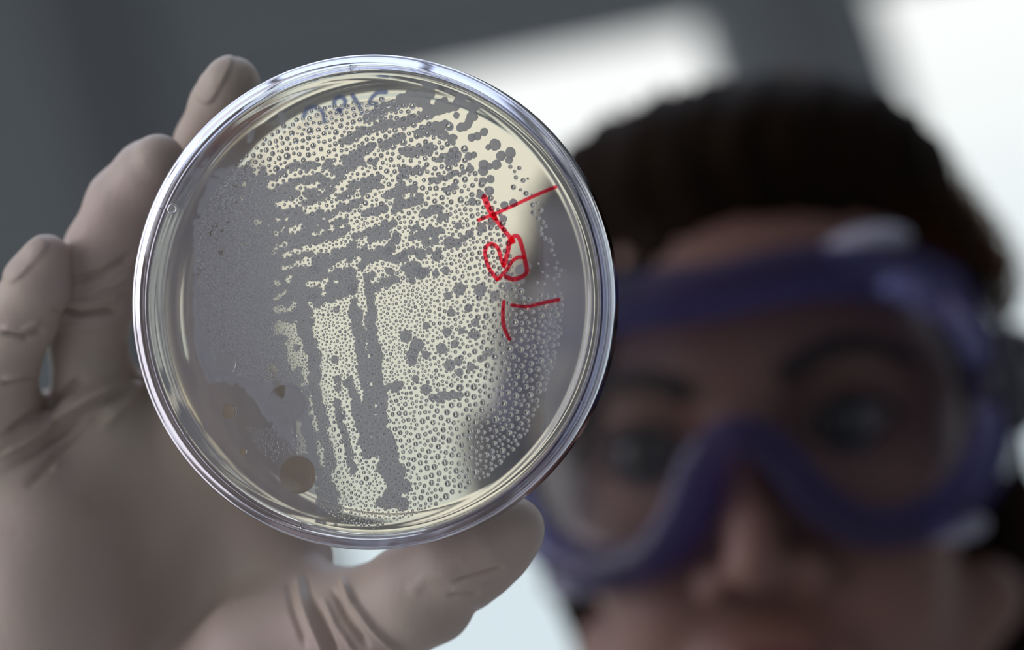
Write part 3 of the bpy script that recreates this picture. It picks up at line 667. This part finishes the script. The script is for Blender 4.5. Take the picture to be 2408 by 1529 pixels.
# body skeleton in camera-side mm
WUP = np.array([RT[2], UP[2], _f[2]]); WX = np.array([RT[0], UP[0], _f[0]]); WY = np.array([RT[1], UP[1], _f[1]])
eye = PX(1748, 1024, 836)
yaw, tilt, ptc = math.radians(11), math.radians(9.5), math.radians(4)
hx = np.array([math.cos(tilt), math.sin(tilt), 0]); hy = np.array([-math.sin(tilt), math.cos(tilt), 0]); hz_ = np.array([0, 0, -1.])
def rot(a, b, t): return a*math.cos(t)+b*math.sin(t), b*math.cos(t)-a*math.sin(t)
hz_, hx = rot(hz_, -hx, yaw)[0], None
hx = np.array([math.cos(tilt), math.sin(tilt), 0])*math.cos(yaw)+np.array([0, 0, -1.])*math.sin(yaw)
hz_ = np.array([0, 0, -1.])*math.cos(yaw)-np.array([math.cos(tilt), math.sin(tilt), 0])*math.sin(yaw)
hz2 = hz_*math.cos(ptc)+hy*math.sin(ptc); hy = hy*math.cos(ptc)-hz_*math.sin(ptc); hz_ = hz2
HF = Frame(eye, hx, hy, hz_)
feet = cw(HF.cam([0, 0, -95]))[0]; feet[2] = 0
PM = Matrix.Translation(feet); PI = PM.inverted()
person = empty('person', PM)
tag(person, 'woman with dark brown hair holding the dish up in a cream latex glove', 'person')
def toWorld(o, v): return cw(np.asarray(v))
# head in head-local mm
S = SDF((-100, -330, -200), (100, 135, 45), 2.0)
S.ball((0, 22, -88), (68, 70, 90), 10)
S.ball((0, 10, -48), (62, 75, 50), 14)
S.ball((0, 42, -38), (55, 36, 33), 14)
S.ball((0, -50, -42), (50, 50, 42), 14)
for s in (-1, 1):
    S.ball((s*41, -26, -24), (22, 18, 20), 12); S.ball((s*30, -52, -20), (20, 24, 20), 12)
    S.cone((s*58, -60, -62), (s*18, -98, -18), 13, 13, 12); S.cone((s*10, 22, -10), (s*42, 24, -20), 9, 8, 9)
S.ball((0, -100, -16), (19, 13, 17), 10)
for s in (-1, 1): S.ball((s*31, 1, 3), (19, 13, 13), 8, 'd')
S.chain([(0, 14, -6, 7), (0, -6, 2, 6.5), (0, -26, 12, 7.8), (0, -36, 17, 9.4)], 5)
for s in (-1, 1): S.ball((s*12.5, -41, 7), (8.5, 8, 10), 3)
for s in (-1, 1): S.ball((s*8, -47.5, 11), (4.4, 6, 6), 2, 'd')
S.ball((0, -69, -4), (27, 16, 15), 8)
S.cone((-20, -70, 4), (20, -70, 4), 5, 5, 4); S.cone((-10, -66, 9), (10, -66, 9), 4.0, 4.0, 3); S.cone((-12, -76.5, 7.5), (12, -76.5, 7.5), 5.4, 5.4, 3)
S.cone((-21, -71, 14), (21, -71, 14), 1.6, 1.6, 2, 'd')
S.ball((0, -87, 6), (14, 3.5, 5), 4, 'd')
for s in (-1, 1):
    S.ball((s*31, 0, -13.5), (14.5, 13, 13.2), 1.5)          # lids over the eyeballs
    S.cone((s*19.5, 0, 1), (s*44, 1, -1), .8, .8, 1.0, 'd'); S.ball((s*32, -.5, 1.5), (11.5, 6.2, 9), 1.5, 'd')
    S.ball((s*73, -8, -88), (6, 30, 16), 4); S.ball((s*79, -6, -84), (5, 18, 8), 3, 'd')
S.cone((0, -60, -95), (0, -150, -108), 52, 50, 16); S.cone((0, -150, -108), (0, -230, -110), 50, 62, 18)
shl = HF.inv(HF.cam([0, 0, 0])[0])
V, Q = S.mesh()
lip = ((np.abs(V[:, 0]) < 24) & (V[:, 1] < -62) & (V[:, 1] > -82) & (V[:, 2] > 3) & (np.abs(V[:, 0])/26+np.abs(V[:, 1]+71.5)/10.5 < 1.05))
fm = lip[Q].sum(1) > 2
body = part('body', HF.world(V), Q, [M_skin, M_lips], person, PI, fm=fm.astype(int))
# eyes
for s in (-1, 1):
    c0 = np.array([s*31, -.5, -11.5]); g = np.array([-.18, -.03, 1.]); g /= np.linalg.norm(g)
    Vs = []; Fs = []; nr, ns = 24, 32; fmm = []
    ux_ = np.cross([0, 1, 0], g); ux_ /= np.linalg.norm(ux_); uy_ = np.cross(g, ux_)
    for i in range(nr+1):
        th = math.pi*i/nr; R_ = 12.0+(0.7*math.exp(-(th/.42)**4))
        for k_ in range(ns):
            a = 2*math.pi*k_/ns; Vs.append(c0+R_*(g*math.cos(th)+math.sin(th)*(ux_*math.cos(a)+uy_*math.sin(a))))
    for i in range(nr):
        for k_ in range(ns):
            Fs.append((i*ns+k_, (i+1)*ns+k_, (i+1)*ns+(k_+1) % ns, i*ns+(k_+1) % ns)); fmm.append(2 if i < 2 else 1 if i < 5 else 0)
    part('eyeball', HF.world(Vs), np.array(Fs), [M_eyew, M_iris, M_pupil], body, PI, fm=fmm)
    P_ = spline([(s*18, -2, 2.2), (s*24, 4.5, 1.6), (s*32, 6.8, 1.2), (s*40, 5, -.6), (s*46.5, -.5, -4)], 6)
    V, Fc = tube(P_, 1.5, 6); part('eyelashes', HF.world(V), Fc, M_brow, person, PI)
    P_ = spline([(s*19, -3, 1.6), (s*28, -6.8, .6), (s*37, -6.5, -.6), (s*46, -1.5, -4)], 6)
    V, Fc = tube(P_, .8, 6); part('eyelashes', HF.world(V), Fc, M_brow, person, PI)
    P_ = spline([(s*14, 15, 4), (s*26, 20.5, 3), (s*40, 21, -2), (s*53, 14, -13)], 6); rr = np.linspace(3.8, 1.8, len(P_))
    V, Fc = tube(P_, rr, 8); part('eyebrow', HF.world(V), Fc, M_brow, person, PI)
# hair: full cap swept back from the forehead and covering the ears
S = SDF((-112, -150, -215), (112, 150, 20), 2.4)
S.ball((-2, 24, -88), (78, 75, 96), 8)
for s in (-1, 1): S.chain([(s*56, 50, -55, 20), (s*66, 10, -72, 14), (s*66, -35, -84, 13), (s*62, -85, -92, 13), (s*56, -130, -110, 14)], 10)
S.ball((24, 76, -58), (46, 24, 42), 14); S.ball((-22, 76, -55), (40, 22, 40), 12)
S.ball((5, 85, -42), (54, 25, 44), 16)
S.ball((14, -10, 14), (60, 77, 70), 5, 'd')
S.ball((0, -120, -55), (58, 110, 50), 12, 'd')
V, Q = S.mesh(); N = vnormals(V, Q)
V = V+N*(.7*np.sin(V[:, 0]*.53+2*np.sin(V[:, 0]*.17+1)+np.sin(V[:, 1]*.1)*2)+.5*np.sin(V[:, 0]*1.27+3*np.sin(V[:, 0]*.31)+V[:, 2]*.1))[:, None]
hair = part('hair', HF.world(V), Q, M_hair, person, PI)
st = []; rg2 = random.Random(11)
for i in range(1300):                          # loose strands over the cap
    a = rg2.uniform(-1.25, 1.25); z0 = rg2.uniform(-90, -20); lift = rg2.uniform(1, 12)*rg2.random()
    P_ = []
    for t in np.linspace(0, 1, 9):
        zz = z0-(t)*70; rx = 77*math.sqrt(max(.05, 1-((zz+88)/108)**2)); ry = 79*math.sqrt(max(.05, 1-((zz+88)/108)**2))
        aa = a*(1+.25*t); x_ = (rx+3+lift*math.sin(math.pi*t))*math.sin(aa); y_ = 24+(ry+1+lift*math.sin(math.pi*t))*math.cos(aa)+8*math.exp(-((abs(x_)-26)/26)**2)*math.exp(-((zz+50)/50)**2); P_.append((x_, y_, zz))
    st.append(tube(P_, .35, 3, cap=False))
V, Fc = merge(st); part('hair_strands', HF.world(V), Fc, M_wisp, hair, PI)

# clothing in world mm-ish metres, coarse implicit meshes
Cc = cw(HF.cam([0, 0, -100]))[0]; nx_, ny_ = Cc[0], Cc[1]; hzt = Cc[2]
sh = hzt-.235; Y0 = ny_+.02
wr = cw([-84, -150, 628])[0]; shR = np.array([nx_-.175, Y0, sh]); shL = np.array([nx_+.175, Y0, sh])
def elbow(a, b, L1, L2, hint):
    d = b-a; L = np.linalg.norm(d); d = d/L; c_ = (L1*L1-L2*L2+L*L)/(2*L); hgt = math.sqrt(max(.0001, L1*L1-c_*c_)); h_ = np.array(hint, float); h_ -= d*(h_@d); h_ /= np.linalg.norm(h_); return a+d*c_+h_*hgt
eR = elbow(shR, wr, .27, .25, (-.5, .1, -1)); eL = shL+np.array([.06, .03, -.26]); wL = np.array([nx_+.20, Y0-.09, sh-.46])
m = 1000.
def W2(o): return np.array(o)*m
S = SDF(W2((nx_-.42, Y0-.60, .55)), W2((nx_+.40, Y0+.24, sh+.12)), 8.0)
def SC_(a, b, ra, rb, k=30): S.cone(W2(a), W2(b), ra*m, rb*m, k)
SC_((nx_-.08, Y0, sh-.10), (nx_-.07, Y0, sh-.45), .125, .125); SC_((nx_+.08, Y0, sh-.10), (nx_+.07, Y0, sh-.45), .125, .125)
SC_((nx_-.07, Y0, sh-.45), (nx_-.08, Y0, .66), .13, .16); SC_((nx_+.07, Y0, sh-.45), (nx_+.08, Y0, .66), .13, .16)
SC_((nx_-.17, Y0, sh-.015), (nx_+.17, Y0, sh-.015), .055, .055); SC_((nx_-.05, Y0+.03, sh+.03), (nx_+.05, Y0+.03, sh+.03), .045, .045)
SC_(shR, eR, .062, .056, 20); SC_(eR, wr+(eR-wr)*.06, .056, .046, 20); SC_(shL, eL, .062, .054, 20); SC_(eL, wL, .054, .046, 20)
V, Q = S.mesh(); part('lab_coat', V/m, Q, M_coat, person, PI)
S = SDF(W2((nx_-.25, Y0-.2, .04)), W2((nx_+.25, Y0+.2, .95)), 9.0)
for s in (-1, 1): SC_((nx_+s*.09, Y0, .85), (nx_+s*.10, Y0, .46), .09, .06); SC_((nx_+s*.10, Y0, .46), (nx_+s*.10, Y0, .1), .06, .047)
V, Q = S.mesh(); part('trousers', V/m, Q, M_trs, person, PI)
for s in (-1, 1):
    S = SDF(W2((nx_+s*.10-.08, Y0-.25, 0)), W2((nx_+s*.10+.08, Y0+.12, .16)), 5.0)
    SC_((nx_+s*.10, Y0+.03, .055), (nx_+s*.10, Y0-.15, .04), .042, .036, 15); SC_((nx_+s*.10, Y0+.02, .06), (nx_+s*.10, Y0+.02, .11), .042, .045, 15)
    V, Q = S.mesh(); part('shoe', V/m, Q, M_shoe, person, PI)
part('latex_glove', HAND[0], HAND[1], M_glove, person, PI)

# ------------------------------------------------------------------ safety goggles
GM = HF.matrix(); gog = empty('safety_goggles', GM)
tag(gog, 'clear safety goggles with a violet vinyl frame, worn on the face behind the dish', 'goggles')
GI = GM.inverted()
half = [(0, 41), (18, 42), (38, 41), (56, 36), (68, 24), (73, 6), (71, -11), (62, -25), (48, -32.5), (33, -31.5), (21, -22), (11, -6), (0, 0)]
loop = half+[(-x, y) for x, y in half[-2:0:-1]]
L2 = spline(loop, 6, closed=True); n = len(L2)
zc = lambda x, y: 24-.0056*x*x-.0014*np.maximum(0, np.abs(x)-50)**2
T = np.roll(L2, -1, 0)-np.roll(L2, 1, 0); T /= np.linalg.norm(T, axis=1, keepdims=True); Nn = np.stack([T[:, 1], -T[:, 0]], 1)
cen = L2.mean(0); Nn *= np.sign(((L2-cen)*Nn).sum(1).mean())
prof = [(-4.5, 1.5), (-5.5, 0), (-5, -4), (-2.5, -10), (1, -19), (3, -25), (6.5, -26), (8, -24), (6.5, -14), (6, -5), (6, 0), (4.5, 2), (0, 2.6)]
V = []; Fc = []; k_ = len(prof)
for i in range(n):
    x, y = L2[i]; top = 1.35 if y > 30 else 1.0
    for (a, b) in prof:
        p = L2[i]+Nn[i]*(a*top); V.append((p[0], p[1], zc(x, y)+b))
for i in range(n):
    for j in range(k_):
        Fc.append((i*k_+j, ((i+1) % n)*k_+j, ((i+1) % n)*k_+(j+1) % k_, i*k_+(j+1) % k_))
part('frame', HF.world(V), np.array(Fc)[:, ::-1], M_gog, gog, GI)
# lens: a curved clear sheet
ln = L2-Nn*4.9; V = []; Fc = []; rings = 8
for i in range(rings+1):
    t = i/rings
    for q in ln: p = cen+np.array([0, 4])+(q-cen-np.array([0, 4]))*t; V.append((p[0], p[1], zc(p[0], p[1])-1.5))
for i in range(rings):
    for j in range(n): Fc.append((i*n+j, (i+1)*n+j, (i+1)*n+(j+1) % n, i*n+(j+1) % n))
V2 = [(x, y, z-1.6) for x, y, z in V]; nv = len(V)
Fc2 = Fc+[tuple(q+nv for q in f[::-1]) for f in Fc]+[(rings*n+(j+1) % n, rings*n+j, rings*n+j+nv, rings*n+(j+1) % n+nv) for j in range(n)]
part('lens', HF.world(V+V2), Fc2, M_lens, gog, GI)
for (x, y, rx, ry) in ((45, 49.5, 13, 5), (-45, 49.5, 13, 5), (56, -36, 10, 4.5), (-56, -36, 10, 4.5)):
    S = SDF((x-rx-6, y-ry-6, -30), (x+rx+6, y+ry+6, 40), 1.2); z = float(zc(x, y))-9; S.ball((x, y, z), (rx, ry, 7), 2); S.ball((x, y, z+4), (rx*.7, ry*.8, 5), 2)
    V, Q = S.mesh(); part('vent_cap', HF.world(V), Q, M_gvent, gog, GI)
for s in (-1, 1):
    S = SDF((s*82-14, -20, -45), (s*82+14, 30, 15), 1.2); S.cone((s*79, 16, -8), (s*79, -8, -8), 4.5, 4.5, 3); S.cone((s*84, 14, -18), (s*84, -6, -18), 4.5, 4.5, 5); S.cone((s*76, 4, -6), (s*84, 4, -20), 5, 5, 4)
    V, Q = S.mesh(); part('strap_clip', HF.world(V), Q, M_clip, gog, GI)
P_ = []
for t in np.linspace(0, math.pi, 40):
    P_.append((88*math.cos(t), 4+26*math.sin(t), -20-172*math.sin(t)**.8))
P_ = np.array(P_); V = []; Fc = []
for i, p in enumerate(P_):
    c_ = np.array([0, 10, -90]); d = p-c_; d[1] = 0; d /= np.linalg.norm(d)
    for (u, v) in ((0, 9), (1.5, 9), (1.5, -9), (0, -9)): V.append(p+d*u+np.array([0, v, 0]))
for i in range(len(P_)-1):
    for j in range(4): Fc.append((i*4+j, (i+1)*4+j, (i+1)*4+(j+1) % 4, i*4+(j+1) % 4))
part('head_strap', HF.world(V), Fc, M_strap, gog, GI, smooth=False)
